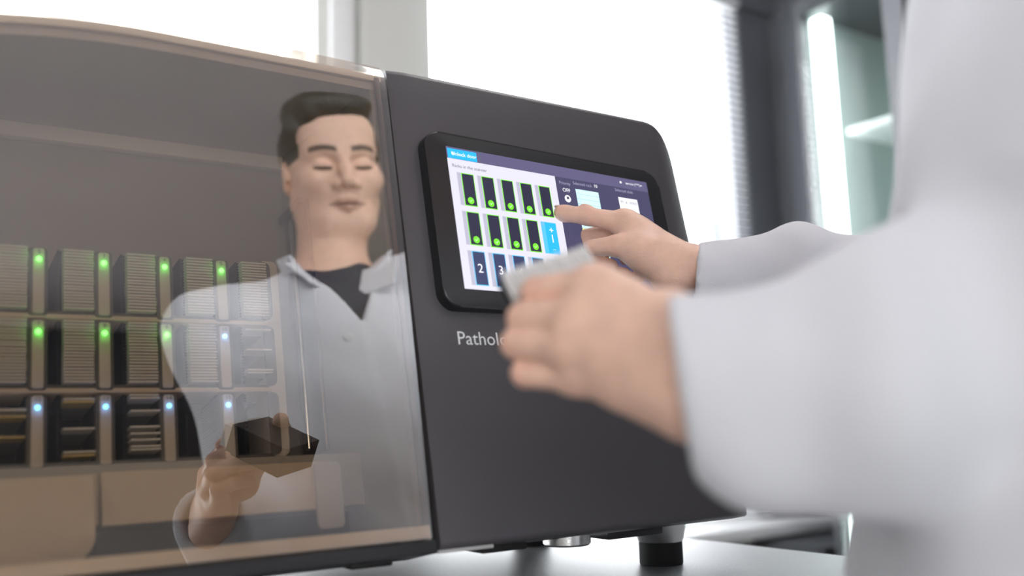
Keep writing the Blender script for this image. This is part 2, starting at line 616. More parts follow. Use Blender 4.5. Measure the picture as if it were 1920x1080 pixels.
# interior of the door side
box('back_wall', (UL + .009, .10, .262), (.3995, .519, .268), M['inner'], sc, T)
bm = bmesh.new()
rows = []
for i in range(31):
    u = UL + .009 + (.3995 - UL - .009) * i / 30
    t_ = top(u) - .0170
    rows.append([bm.verts.new(T(u, a, d)) for a, d in ((t_ - .006, .0105), (t_ - .0015, .013), (t_ + .001, .020), (t_ + .004, .05), (.535, .262), (.538, .262), (t_ + .007, .05), (t_ + .002, .0105))])
for P_, Q_ in zip(rows, rows[1:]):
    for i in range(8):
        j = (i + 1) % 8
        bm.faces.new((P_[i], Q_[i], Q_[j], P_[j]))
bm.faces.new(rows[0])
bm.faces.new(rows[-1][::-1])
link('inner_ceiling', bm_mesh(bm, 'inner_ceiling', 30), M['hood'], sc)
box('back_strip', (UL + .009, .5165, .250), (.3985, .5335, .2615), M['innerlight'], sc, T, bev=.0015)
box('side_liner', (.3955, .055, .012), (.3995, .497, .261), M['inner'], sc, TB)
# recessed guide with a bright rod on the side wall
g = box('guide_channel', (.3905, .165, .180), (.3953, .448, .245), M['bronze'], sc, T, bev=.002)
link('guide_rod', bm_mesh(box_bm((.3845, .172, .214), (.3904, .436, .221), T, bev=.0025, seg=3), 'guide_rod', 40), M['chrome'], g)
box('guide_cap', (.3825, .442, .180), (.3904, .450, .245), M['bronze'], sc, T, bev=.001)
link('cover_plate', bm_mesh(poly_bm(rrect(.341, .366, .079, .139, .004), .094, .098, T, bev=.001), 'cover_plate', 40), M['clearplate'], sc)
# drawer, side cover, floor
dd = link('drawer_front', bm_mesh(poly_bm(rrect(.160, .3605, .0975, .1408, .0012, 2), .100, .108, T, bev=.0008), 'drawer_front', 40), M['beige'], sc)
box('drawer_post', (.1535, .099, .103), (.1585, .1408, .110), M['beige'], sc, T, bev=.001)
link('side_cover', bm_mesh(poly_bm(rrect(UL + .010, .1515, .070, .1362, .018, 8, (0, 1, 0, 0)), .080, .090, T, bev=.001), 'side_cover', 40), M['beige'], sc)
box('drawer_box', (UL + .010, .1000, .1105), (.3950, .1490, .2610), M['inner'], sc, T)
box('lower_recess', (UL + .010, .050, .150), (.3950, .0985, .160), M['dark'], sc, TB)
box('inner_floor', (UL + .010, .046, .012), (.3950, .0500, .30), M['dark'], sc, TB)

# ---- rack grid
PITU, PITV = .0537, .0670
LEDU = [.0638 + PITU * i for i in range(5)]          # tags 1..5
LEDU = [.1175 + PITU * (i - 1) for i in range(5)]
LEDV = [.3380, .2710, .2040]
GW = .14
box('rack_backing', (UL + .012, .1505, .226), (.3365, .3525, .2612), M['dark'], sc, T)
for i, vv in enumerate((.2848, .2178, .1505)):
    hgt = .0040 if i < 2 else .004
    box('rack_shelf', (UL + .012, vv - .0005, GW), (.3365, vv + hgt, .2255), M['beige'], sc, T, bev=.001)
    box('shelf_lip', (UL + .012, vv + hgt + .0005, GW + .002), (.3365, vv + hgt + .003, GW + .02), M['holder'], sc, T)
link('grid_end', bm_mesh(poly_bm(rrect(.3215, .3365, .1545, .3525, .006, 6, (0, 1, 1, 0)), GW, .225, T, bev=.001), 'grid_end', 40), M['tag'], sc)
for r in range(3):
    link('cell_end', bm_mesh(poly_bm(rrect(.3175, .3280, LEDV[r] - .0485, LEDV[r] + .0125, .006, 6, (0, 1, 1, 0)), GW - .002, GW - .0005, T, bev=.0004), 'cell_end', 40), M['holder'], sc)

LED_MESH = bm_mesh(disc_bm(0, 0, .0022, .0006, -.0006, lambda a, b_, c: (a, b_, -c)), 'status_light')
tag_no = 0
for r in range(3):
    for c_ in range(5):
        tag_no += 1
        u, vv = LEDU[c_], LEDV[r]
        if c_ == 0:
            pass
        h = link('tag_holder', bm_mesh(poly_bm(rrect(u - .0078, u + .0078, vv - .0515, vv + .0118, .003, 4), GW - .001, .2255, T, bev=.0008), 'tag_holder', 40), M['holder'], sc)
        link('number_tag', bm_mesh(poly_bm(rrect(u - .0047, u + .0047, vv - .0500, vv + .0105, .0022, 4), GW - .0028, GW - .0011, T, bev=.0005), 'number_tag', 40), M['tag'], h)
        tm = text_mesh(str(tag_no), .0052)
        o = link('tag_number', tm, M['ink'], h, T(u + .0002, vv + .0070, GW - .0030))
        o.rotation_euler = RM.to_euler()
        green = tag_no <= 9
        me = LED_MESH.copy()
        o = link('status_light', me, M['led_green' if green else 'led_blue'], h, T(u, vv, GW - .0034))
        o.rotation_euler = RM.to_euler()
        o['label'] = 'lit green status light' if green else 'lit blue status light'
        d = bpy.data.lights.new('status_glow', 'POINT')
        d.energy = .0022
        d.color = (.1, 1, .1) if green else (.15, .35, 1)
        d.shadow_soft_size = .002
        lo = bpy.data.objects.new('status_glow', d)
        COL.objects.link(lo)
        lo.location = T(u, vv, GW - .009)

# ---- racks and slides
NSL, PIT = 20, .00287
RW_, RH_, RD_ = .0330, .0600, .070


def rack_parts():
    out = []
    t = .0018
    x = RW_ / 2
    R = lambda nm, lo, hi: out.append((nm, bm_mesh(box_bm(lo, hi), nm), None))
    R('side_wall', (-x, 0, 0), (-x + t, RH_, RD_))
    R('side_wall', (x - t, 0, 0), (x, RH_, RD_))
    R('rack_base', (-x + t, 0, 0), (x - t, t, RD_))
    R('rack_top', (-x + t, RH_ - .0015, .035), (x - t, RH_, RD_))
    R('rack_back', (-x + t, t, RD_ - t), (x - t, RH_ - .0015, RD_))
    for s in (-1, 1):
        bm = bmesh.new()
        for i in range(NSL + 1):
            v0 = .0016 + PIT * i
            xa = s * (x - t)
            xb = s * (x - t - .0022)
            box_bm((min(xa, xb), v0 - .00035, .001), (max(xa, xb), v0 + .00035, .05), bm=bm)
        out.append(('slot_comb', bm_mesh(bm, 'slot_comb'), 'stuff'))
    return out


RACKP = rack_parts()
# rack frame: x right, y up the stack, z inwards -> world through (UX, UU, UN)
RR = Matrix((UX, UU, UN)).transposed()
# (UX, UU, UN) is left-handed, so mirror-free placement uses the meshes flipped in z
for nm, me, k in RACKP:
    cs = np.empty(len(me.vertices) * 3)
    me.vertices.foreach_get('co', cs)
    cs = cs.reshape(-1, 3)
    cs[:, 2] *= -1
    me.vertices.foreach_set('co', cs.ravel())
    me.flip_normals()
    me.materials.append(M['rack'])


def make_rack(loc, rot, label, group):
    r = empty('slide_rack', loc, label, 'rack', group)
    r.rotation_euler = rot
    for nm, me, k in RACKP:
        o = bpy.data.objects.new(nm, me)
        COL.objects.link(o)
        o.parent = r
        if k:
            o['kind'] = k
    return r


def slide_mesh(front):
    bm = bmesh.new()
    box_bm((-.0125, -.00075, -.020), (.0125, .00075, 0), bm=bm)
    nf = len(bm.faces)
    box_bm((-.0125, -.0005, -.070), (.0125, .0005, -.0201), bm=bm)
    bm.faces.ensure_lookup_table()
    for i, fc in enumerate(bm.faces):
        fc.material_index = 0 if i < nf else 1
    me = bm_mesh(bm, 'microscope_slide')
    me.materials.append(front)
    me.materials.append(M['glass_body'])
    return me


NUMW = ['', 'one', 'two', 'three', 'four', 'five', 'six', 'seven', 'eight', 'nine', 'ten', 'eleven', 'twelve', 'thirteen', 'fourteen', 'fifteen']
SW, SY = slide_mesh(M['frost']), slide_mesh(M['yellow'])
ORD = ['first', 'second', 'third', 'fourth', 'fifth', 'sixth', 'seventh', 'eighth', 'ninth', 'tenth', 'eleventh', 'twelfth', 'thirteenth', 'fourteenth',
       'fifteenth', 'sixteenth', 'seventeenth', 'eighteenth', 'nineteenth', 'twentieth']
ROT = RM.to_euler()
# which slots (counted from the top) are filled, y = yellow
FULL = {i: 'w' for i in range(20)}
FILL = {10: {1: 'w', 8: 'w', 15: 'w', 16: 'w'}, 11: {4: 'w', 6: 'y', 12: 'y'}, 12: {1: 'w', 2: 'y', 10: 'w', 17: 'w', 18: 'y'},
        13: {0: 'w', 1: 'w', 5: 'w', 10: 'w', 12: 'w', 14: 'w', 16: 'w', 17: 'w'}, 14: {}, 15: {}}
for n in range(1, 16):
    r, c_ = divmod(n - 1, 5)
    cu = LEDU[c_] + .0323
    v0 = LEDV[r] - .0478
    g = 'full' if n <= 9 else ('partly filled' if FILL[n] else 'empty')
    make_rack(T(cu, v0, GW + .003), ROT, 'black %s slide rack right of tag number %s in the scanner' % (g, NUMW[n]), 'slide racks in the scanner')
    fill = FULL if n <= 9 else FILL[n]
    ks = sorted(fill)
    for q, k in enumerate(ks):
        yel = fill[k] == 'y'
        o = bpy.data.objects.new('microscope_slide', SY if yel else SW)
        COL.objects.link(o)
        o.rotation_euler = ROT
        jit = random.uniform(-.0006, .0006)
        o.location = T(cu + random.uniform(-.0003, .0003), v0 + .0016 + PIT * (NSL - .5 - k), GW - .005 + jit)
        tag(o, '%s slide, %s from the top in the rack right of tag %s' % ('yellow-ended' if yel else 'white-ended', ORD[q], NUMW[n]), 'slide', 'slides in the rack right of tag %s' % NUMW[n])

# ---- tinted door: curved sheet with rails
door = tag(empty('door', T(.17, .06, 0)))
door.parent = sc
door.location = Vector(T(.17, .06, 0)) - Vector(sc.location)
bm = bmesh.new()
n = 40
F_, B_ = [], []
for i in range(n + 1):
    u = UL + (UM - .006 - UL) * i / n
    tp = top(u) - .0035
    lst = []
    prof = [(.0535 + (tp - .0855) * j / 22, 0) for j in range(23)] + [(tp - .032 + .032 * j / 6, .010 * (j / 6) ** 2.2) for j in range(1, 7)]
    # the acrylic is bowed a few millimetres and closes a touch out of parallel
    prof = [(a, d - .0055 - .0030 * (1 - ((a - .28) / .225) ** 2) - .024 * (a - .28) + .022 * (u - .405)) for a, d in prof]
    F_.append([bm.verts.new(T(u, a, d)) for a, d in prof])
    B_.append([bm.verts.new(T(u, a, d + .004)) for a, d in prof])
m_ = len(F_[0])
for i in range(n):
    for j in range(m_ - 1):
        bm.faces.new((F_[i][j], F_[i + 1][j], F_[i + 1][j + 1], F_[i][j + 1]))
        bm.faces.new((B_[i][j], B_[i][j + 1], B_[i + 1][j + 1], B_[i + 1][j]))
    bm.faces.new((F_[i][-1], F_[i + 1][-1], B_[i + 1][-1], B_[i][-1]))
    bm.faces.new((F_[i][0], B_[i][0], B_[i + 1][0], F_[i + 1][0]))
for k in (0, n):
    for j in range(m_ - 1):
        bm.faces.new((F_[k][j], F_[k][j + 1], B_[k][j + 1], B_[k][j]))
link('door_pane', bm_mesh(bm, 'door_pane', 35), M['door'], door)
box('bottom_rail', (UL + .002, .0545, .0045), (UM - .004, .0655, .0095), M['rail'], door, T, bev=.0015)
box('edge_stile', (.3985, .066, .0045), (.4040, .503, .0085), M['bronze'], door, T, bev=.001)
# plinth and feet
box('plinth', (UL + .004, .0415, .004), (.4085, .0530, .06), M['plinth'], sc, T, bev=.0015)
zu = T(0, .043, 0).z
box('underside', (UL + .01, T(0, .05, .065).y, zu - .004), (UR - .022, T(0, .05, .45).y, zu - .0005), M['plinth'], sc)


def zunder(x, y):
    return T(0, .043, 0).z


for x, y, rub, lab in ((.766, .842, True, 'f'), (.02, .842, True, 'f'), (.766, 1.10, True, 'f'), (.02, 1.10, True, 'f')):
    zt = zunder(x, y) - .005
    z1 = CT + .0255
    ft = link('foot', bm_mesh(lathe_bm(((.0245, 0), (.0250, .002), (.0250, z1 - CT)), (x, y, CT), 32), 'foot', 40), M['rubber'], sc)
    if zt > z1:
        link('steel_collar', bm_mesh(lathe_bm(((.0255, 0), (.0262, .001), (.0315, max(.004, min(.024, zt - z1)))), (x, y, z1 + .0003), 40), 'steel_collar', 40), M['chrome'], ft)
box('bracket', (.655, .80, zunder(0, .80) - .020), (.733, .86, zunder(0, .80) - .0105), M['plinth'], sc, bev=.002)
box('bracket_plate', (.625, .79, zunder(0, .80) - .010), (.735, .85, zunder(0, .80) - .0045), M['chrome'], sc)
link('steel_stud', bm_mesh(lathe_bm(((.022, 0), (.024, .002), (.024, .012)), (.585, .78, zunder(0, .78) - .0165), 32), 'steel_stud', 40), M['chrome'], sc)
box('pad', (.470, .755, zunder(0, .755) - .012), (.520, .79, zunder(0, .755) - .0045), M['rubber'], sc, bev=.002)
box('pad', (.345, .765, zunder(0, .765) - .014), (.385, .80, zunder(0, .765) - .0045), M['rubber'], sc, bev=.002)
box('seam_strip', (.412, .733, zunder(0, .733) - .004), (.468, .742, zunder(0, .733) - .0005), M['clearplate'], sc)

# ---- touchscreen: wedge bezel, display content


def TW(u, v, d):
    return T(u, v, -.014 + (u - .447) / (.758 - .447) * .0125 + d)


bz = link('touchscreen', bm_mesh(poly_bm(rrect(.4350, .7530, .2580, .4415, .018, 8), 0, .03, lambda u, v, d: T(u, v, min(-.014 + (u - .447) / .311 * .0125 + d, -.0003)), bev=.0022), 'touchscreen', 40), M['bezel'], sc)
SU0, SU1, SV0, SV1 = .4589, .7320, .2766, .4204 + .0058


def ST(s, t, d):
    return TW(SU0 + (SU1 - SU0) * s, SV1 - (SV1 - SV0) * t, -d)


lay = [0]


def srect(nm, s0, t0, s1, t1, m, z, r=0):
    pts = [(s0, t0), (s1, t0), (s1, t1), (s0, t1)]
    bm = poly_bm(pts, z, z - .00012, lambda a, b_, c: ST(a, b_, c))
    return link(nm, bm_mesh(bm, nm), m, bz)


def stext(s, t, txt, size, m, z=.0009):
    o = link('screen_text', text_mesh(txt, size), m, bz, ST(s, t, z))
    yaw = -math.atan(.0125 / .311)
    o.rotation_euler = (RM @ Matrix.Rotation(-yaw, 4, 'Y')).to_euler() if True else None
    return o


def scirc(nm, s, t, r, m, z):
    a = SU1 - SU0
    b_ = SV1 - SV0
    pts = [(s + r / a * math.cos(2 * math.pi * i / 20), t + r / b_ * math.sin(2 * math.pi * i / 20)) for i in range(20)]
    return link(nm, bm_mesh(poly_bm(pts, z, z - .00012, lambda x, y, c: ST(x, y, c)), nm), m, bz)


srect('screen_background', 0, 0, 1, 1, S['navy'], .0003)
srect('header_bar', 0, 0, 1, .085, S['head'], .0005)
srect('pale_pane', .0, .085, .495, 1, S['white'], .0005)
srect('header_button', .004, .012, .131, .083, S['blue'], .0007)
stext(.075, .048, 'Unlock door', .0058, S['text'])
scirc('button_icon', .025, .046, .0014, S['text'], .0009)
stext(.092, .137, 'Racks in the scanner', .0050, S['dtext'])
TS = [.050 + .0883 * i for i in range(5)]
TT = [.182, .459, .735]
no = 0
for r in range(3):
    for c_ in range(5):
        no += 1
        s0, t0 = TS[c_], TT[r]
        s1, t1 = s0 + .055, t0 + .236
        srect('tile_tab', s0 - .018, t0, s0 - .001, t1, S['tab'], .0007)
        stext(s0 - .009, t0 + .018, str(no), .0042, S['dim'])
        if no == 10:
            srect('selected_tile', s0 - .018, t0, s1, t1, S['cyan'], .0008)
            srect('selected_tile', s0, t0 + .005, s1 - .002, t1 - .005, S['blue'], .0010)
            stext(s0 + .027, t0 + .062, '+', .011, S['text'], .0013)
            stext(s0 + .027, t0 + .125, '1', .013, S['text'], .0013)
            stext(s0 + .027, t0 + .195, '...', .006, S['text'], .0013)
            continue
        gr = no < 10
        srect('tile_outline', s0, t0, s1, t1, S['green' if gr else 'cyan'], .0007)
        srect('tile', s0 + .003, t0 + .006, s1 - .003, t1 - .006, S['tile' if gr else 'tile2'], .0009)
        if gr:
            scirc('check_disc', s0 + .0275, t1 - .040, .0037, S['green'], .0011)
            bm = bmesh.new()
            cs, ctt = s0 + .0275, t1 - .040
            for (xa, ya, xb, yb) in ((-.0017, .0000, -.0005, .0014), (-.0005, .0014, .0019, -.0014)):
                dx, dy = xb - xa, yb - ya
                L = math.hypot(dx, dy)
                nx, ny = -dy / L * .00022, dx / L * .00022
                q = [bm.verts.new(ST(cs + (x + sx) / (SU1 - SU0), ctt + (y + sy) / (SV1 - SV0), .0013)) for x, y, sx, sy in ((xa, ya, nx, ny), (xb, yb, nx, ny), (xb, yb, -nx, -ny), (xa, ya, -nx, -ny))]
                bm.faces.new(q)
            link('check_mark', bm_mesh(bm, 'check_mark'), S['white'], bz)
        else:
            stext(s0 + .027, t0 + .122, str(no - 9), .013, S['text'], .0013)
# right hand side of the display
stext(.540, .130, 'Priority', .0052, S['dim'])
stext(.543, .185, 'OFF', .0062, S['text'])
scirc('toggle_disc', .543, .250, .0042, S['text'], .0009)
srect('flag_icon', .537, .235, .549, .255, S['dtext'], .0011)
stext(.632, .116, 'Selected rack', .0050, S['dim'])
stext(.702, .112, '10', .0055, S['text'])
for i in range(20):
    t0 = .160 + .0385 * i
    srect('list_row', .592, t0, .711, t0 + .036, S['yellow' if i in (8, 9) else 'list'], .0007)
    stext(.606, t0 + .018, str(i + 1), .0034, S['line'])
stext(.857, .112, 'Selected slide', .0050, S['dim'])
srect('label_card', .819, .168, .924, .42, S['text'], .0007)
stext(.872, .205, '99  #  00000', .0050, S['dtext'])
scirc('user_icon', .848, .040, .0014, S['text'], .0009)
stext(.916, .040, 'service (***)', .0044, S['text'])
srect('menu_arrow', .960, .036, .968, .043, S['text'], .0009)
# name on the panel
o = link('panel_lettering', text_mesh('Pathology', .0185), M['print_white'], sc, T(.4880, .2315, -.0005))
o.rotation_euler = RM.to_euler()

# ------------------------------------------------------------------ implicit surfaces for the person
ZUP = np.array([0, 0, 1.0])


def A3(*v):
    return np.array(v, float)


def from_cam(px, py, d):
    """a measured sight line and distance, as a point of the room"""
    return RW @ np.array([(px - 960) / F_PX * d, (py - 540) / F_PX * d, d]) + np.array([0, 0, H0])


class Field:
    def __init__(self):
        self.p = []

    def cone(self, a, b, ra, rb, k=.006, op=1):
        a, b = np.array(a, float), np.array(b, float)
        ba = b - a
        L2 = max(ba @ ba, 1e-12)

        def f(P):
            t = np.clip((P - a) @ ba / L2, 0, 1)
            return np.linalg.norm(P - a - t[:, None] * ba, axis=1) - (ra + (rb - ra) * t)
        self.p.append((op, k, f, (a + b) / 2, math.sqrt(L2) / 2 + max(ra, rb)))
        return self

    def chain(self, pts, rs, k=.004, op=1):
        for i in range(len(pts) - 1):
            self.cone(pts[i], pts[i + 1], rs[i], rs[i + 1], k, op)
        return self

    def ell(self, c, axes, r, k=.01, op=1):
        c = np.array(c, float)
        Mx = np.array(axes, float)
        r = np.array(r, float)

        def f(P):
            q = (P - c) @ Mx.T
            k0 = np.linalg.norm(q / r, axis=1)
            k1 = np.linalg.norm(q / (r * r), axis=1)
            return k0 * (k0 - 1) / np.maximum(k1, 1e-9)
        self.p.append((op, k, f, c, float(r.max())))
        return self

    def box(self, c, axes, h, rad, k=.003, op=1):
        c = np.array(c, float)
        Mx = np.array(axes, float)
        h = np.array(h, float) - rad

        def f(P):
            q = np.abs((P - c) @ Mx.T) - h
            return np.linalg.norm(np.maximum(q, 0), axis=1) + np.minimum(q.max(1), 0) - rad
        self.p.append((op, k, f, c, float(np.linalg.norm(h)) + rad))
        return self

    def func(self, f, c, r, k=.004, op=1):
        self.p.append((op, k, f, np.array(c, float), r))
        return self

    def ev(self, P, idx=None):
        d = np.full(len(P), 1e3)
        for i in (range(len(self.p)) if idx is None else idx):
            op, k, f, c, r = self.p[i]
            b = f(P)
            if op == 2:
                d = d + b
                continue
            if op == 1:
                h = np.maximum(k - np.abs(d - b), 0) / k
                d = np.minimum(d, b) - h * h * k * .25
            else:
                b = -b
                h = np.maximum(k - np.abs(d - b), 0) / k
                d = np.maximum(d, b) + h * h * k * .25
        return d

    def mesh(self, name, h, disp=None, B=14, slack=.012):
        S = B * h
        add = [q for q in self.p if q[0] == 1]
        lo = np.min([q[3] - q[4] for q in add], 0) - slack - h
        hi = np.max([q[3] + q[4] for q in add], 0) + slack + h
        nb = np.ceil((hi - lo) / S).astype(int)
        g = np.stack(np.meshgrid(*[np.arange(x) for x in nb], indexing='ij'), -1).reshape(-1, 3)
        ctr = lo + (g + .5) * S
        d = np.concatenate([self.ev(ctr[i:i + 20000]) for i in range(0, len(ctr), 20000)])
        keep = np.abs(d) < S * .87 + slack
        g, ctr = g[keep], ctr[keep]
        n = B + 1
        off = np.stack(np.meshgrid(*[np.arange(n)] * 3, indexing='ij'), -1).reshape(-1, 3)
        cs = np.array([q[3] for q in self.p])
        rs = np.array([q[4] for q in self.p])
        N = nb * B + 2
        ids, pos, edges = [], [], []
        oc = np.stack(np.meshgrid(*[np.arange(2)] * 3, indexing='ij'), -1).reshape(-1, 3)
        E12 = [(a, b) for a in range(8) for b in range(a + 1, 8) if np.abs(oc[a] - oc[b]).sum() == 1]
        for bi in range(len(g)):
            base = g[bi] * B
            P = lo + (base + off) * h
            near = np.nonzero(np.linalg.norm(cs - ctr[bi], axis=1) - rs < S * .87 + .05)[0]
            if not len(near):
                continue
            V = self.ev(P, near)
            if disp is not None:
                V = V + disp(P)
            V = V.reshape(n, n, n)
            if V.min() > 0 or V.max() < 0:
                continue
            c8 = np.stack([V[o[0]:o[0] + B, o[1]:o[1] + B, o[2]:o[2] + B] for o in oc], -1).reshape(-1, 8)
            neg = c8 < 0
            mix = neg.any(1) & ~neg.all(1)
            if not mix.any():
                continue
            ci = np.nonzero(mix)[0]
            ijk = np.stack(np.unravel_index(ci, (B, B, B)), -1) + base
            c8 = c8[ci]
            acc = np.zeros((len(ci), 3))
            cnt = np.zeros(len(ci))
            for a, b in E12:
                cr = (c8[:, a] < 0) != (c8[:, b] < 0)
                t = np.where(cr, c8[:, a] / np.where(cr, c8[:, a] - c8[:, b], 1), 0)
                pt = oc[a] + t[:, None] * (oc[b] - oc[a])
                acc += np.where(cr[:, None], pt, 0)
                cnt += cr
            pos.append(lo + (ijk + acc / cnt[:, None]) * h)
            ids.append((ijk[:, 0] * N[1] + ijk[:, 1]) * N[2] + ijk[:, 2])
            edges.append(np.stack([c8[:, 0], c8[:, 4], c8[:, 2], c8[:, 1]], 1))
        ids, pos, edges = np.concatenate(ids), np.concatenate(pos), np.concatenate(edges)
        o = np.argsort(ids)
        ids, pos, edges = ids[o], pos[o], edges[o]
        st = (N[1] * N[2], N[2], 1)
        quads = []
        for ax in range(3):
            cr = (edges[:, 0] < 0) != (edges[:, 1 + ax] < 0)
            w_ = np.nonzero(cr)[0]
            b1, b2 = [st[x] for x in ((1, 2), (2, 0), (0, 1))[ax]]
            q = []
            ok = np.ones(len(w_), bool)
            for dlt in (0, b1, b1 + b2, b2):
                t = ids[w_] - dlt
                j = np.clip(np.searchsorted(ids, t), 0, len(ids) - 1)
                ok &= ids[j] == t
                q.append(j)
            q = np.stack(q, 1)
            flip = edges[w_, 0] > 0
            q[flip] = q[flip][:, ::-1]
            quads.append(q[ok])
        quads = np.concatenate(quads)[:, ::-1]
        me = bpy.data.meshes.new(name)
        me.vertices.add(len(pos))
        me.vertices.foreach_set('co', pos.ravel())
        me.loops.add(quads.size)
        me.loops.foreach_set('vertex_index', quads[:, ::-1].ravel().astype(np.int32))
        me.polygons.add(len(quads))
        me.polygons.foreach_set('loop_start', np.arange(0, quads.size, 4, dtype=np.int32))
        me.polygons.foreach_set('use_smooth', np.ones(len(quads), bool))
        me.update(calc_edges=True)
        me.validate()
        return me, pos


def waves(seed, n, wl, amp, stretch=None):
    r = np.random.default_rng(seed)
    ks = r.normal(size=(n, 3))
    ks /= np.linalg.norm(ks, axis=1)[:, None]
    ks *= (2 * math.pi / (wl * r.uniform(.7, 1.5, n)))[:, None]
    if stretch is not None:
        ks *= np.array(stretch)
    ph = r.uniform(0, 6.28, n)
    return lambda P: (np.sin(P @ ks.T + ph).sum(1)) * amp / math.sqrt(n)


# ------------------------------------------------------------------ measured joints
Z = A3(0, 0, H0)
# right hand, pointing: camera-frame basis then turned into the room
cw = lambda *v: RW @ np.array(v, float)
FT = from_cam(1029, 402, 1.0005) - np.array(UN) * .0086
M2 = from_cam(1170, 418, .985)
W_R = from_cam(1306, 507, .95)
a_ = (M2 - W_R) / np.linalg.norm(M2 - W_R)
b_ = cw(.12, .14, 1)
b_ = b_ - b_.dot(a_) * a_
b_ /= np.linalg.norm(b_)
p_ = np.cross(a_, b_)                         # palm side: down-left in the picture
if p_.dot(cw(-.6, .8, 0)) < 0:
    p_ = -p_
EL_R = A3(.865, .500, .118) + Z
SH_R = A3(.79, .265, .425) + Z
M3 = M2 + b_ * .021 + a_ * .004 - p_ * .001
M4 = M2 + b_ * .041 - a_ * .002
M5 = M2 + b_ * .058 - a_ * .011 + p_ * .003
# left hand
W_L = from_cam(1305, 700, .480)
LM = [from_cam(1108, 538, .548), from_cam(1086, 594, .534), from_cam(1082, 650, .530), from_cam(1100, 704, .534)]
LP = [from_cam(1006, 548, .572), from_cam(981, 597, .562), from_cam(968, 644, .560), from_cam(984, 700, .558)]
EL_L = A3(.515, .175, .045) + Z
SH_L = A3(.447, .15, .375) + Z
# head
hd = _n([-.238, .857, -.454])
hl = _n([-hd[1], hd[0], 0])
hu = np.cross(hd, hl)
HC = A3(.665, .2215, .681) + Z
AX = np.array([hl, hd, hu])


def hp(a, b, c):
    return HC + hl * a + hd * b + hu * c


NB = A3(.650, .170, .460) + Z                  # base of the neck
fd = _n([-.30, .954, 0])                       # chest direction
fl = _n([-fd[1], fd[0], 0])                    # the man's left
TAX = np.array([fl, fd, ZUP])


def tp_(l, f, z):
    return A3(.618, .195, 0) + fl * l + fd * f + ZUP * z + Z


body = Field()
# head
body.ell(hp(0, -.012, .026), AX, (.077, .099, .090), .01)
body.ell(hp(0, .022, -.045), AX, (.068, .074, .078), .035)
body.cone(hp(.022, .070, -.106), hp(-.022, .070, -.106), .020, .020, .03)
for s in (-1, 1):
    body.cone(hp(s * .054, .005, -.065), hp(s * .030, .060, -.100), .016, .016, .03)      # jaw line
    body.ell(hp(s * .046, .060, -.026), AX, (.024, .024, .020), .025)                     # cheek bone
    body.cone(hp(s * .050, .070, .022), hp(s * .014, .088, .020), .009, .009, .016)       # brow ridge
body.ell(hp(0, .062, .060), AX, (.060, .032, .045), .03)                                  # forehead
for s in (-1, 1):
    body.ell(hp(s * .032, .100, -.002), AX, (.019, .016, .012), .016, -1)                 # eye socket
    body.ell(hp(s * .032, .077, -.002), AX, (.0175, .0145, .0135), .004)                  # closed lid
    body.cone(hp(s * .045, .0835, -.0075), hp(s * .020, .0880, -.0085), .0022, .0022, .003)  # lower lid fold
body.chain([hp(0, .090, .012), hp(0, .100, -.012), hp(0, .113, -.034)], (.0075, .0085, .0105), .012)
for s in (-1, 1):
    body.ell(hp(s * .0135, .096, -.039), AX, (.0095, .011, .0085), .008)
    body.cone(hp(s * .007, .106, -.0475), hp(s * .007, .100, -.040), .0032, .0026, .003, -1)
body.cone(hp(0, .088, -.050), hp(0, .090, -.060), .008, .009, .014)
body.chain([hp(-.029, .074, -.0720), hp(-.008, .092, -.0665), hp(0, .0925, -.0675), hp(.008, .092, -.0665), hp(.029, .074, -.0720)], (.004, .0062, .006, .0062, .004), .006)
body.chain([hp(-.020, .079, -.0770), hp(0, .0915, -.0790), hp(.020, .079, -.0770)], (.005, .0078, .005), .005)
body.chain([hp(-.025, .083, -.0725), hp(0, .1005, -.0730), hp(.025, .083, -.0725)], (.0014, .0018, .0014), .002, -1)
for s in (-1, 1):                                                                         # ears
    ea = np.array([hl * s, hd, hu])
    body.ell(hp(s * .077, -.014, -.012), np.array([_n(hl * s - hd * .35), _n(hd + hl * s * .35), hu]), (.008, .019, .032), .006)
    body.ell(hp(s * .087, -.008, -.010), np.array([_n(hl * s - hd * .35), _n(hd + hl * s * .35), hu]), (.006, .011, .021), .005, -1)
    body.cone(hp(s * .078, .004, -.006), hp(s * .079, .004, -.018), .004, .004, .004)
# neck and trunk
body.cone(hp(0, -.030, -.050), NB, .056, .060, .03)
body.cone(NB + A3(0, 0, .01), tp_(.12, -.03, .375), .045, .045, .04)
body.cone(NB + A3(0, 0, .01), tp_(-.12, -.03, .375), .045, .045, .04)
body.ell(tp_(0, -.02, .24), TAX, (.145, .09, .20), .04)
body.ell(tp_(0, .02, -.02), TAX, (.13, .085, .22), .04)
# arms under the coat
for sh, el, wr in ((SH_L, EL_L, W_L), (SH_R, EL_R, W_R)):
    body.cone(sh, el, .040, .032, .03)
    body.cone(el, wr + (el - wr) * .18, .033, .022, .02)


def forearm_end(el, wr, across):
    d = _n(wr - el)
    for s in (-1, 1):
        body.cone(wr + (el - wr) * .30 + across * s * .010, wr + across * s * .012, .021, .0175, .012)


# ---- right hand
across = b_ * .9 + p_ * .3
forearm_end(EL_R, W_R, b_)
k1, k2 = .020, .004
for m_, w0, r1 in ((M2, W_R - b_ * .014 + a_ * .010, .0125), (M3, W_R - b_ * .003 + a_ * .010, .0125), (M4, W_R + b_ * .008 + a_ * .010, .0120), (M5, W_R + b_ * .016 + a_ * .010, .0115)):
    body.cone(w0, m_, .0155, r1, .012)
body.cone(W_R + a_ * .02 + p_ * .012 + b_ * .012, M5 - a_ * .02 + p_ * .014, .014, .013, .014)     # heel of the hand
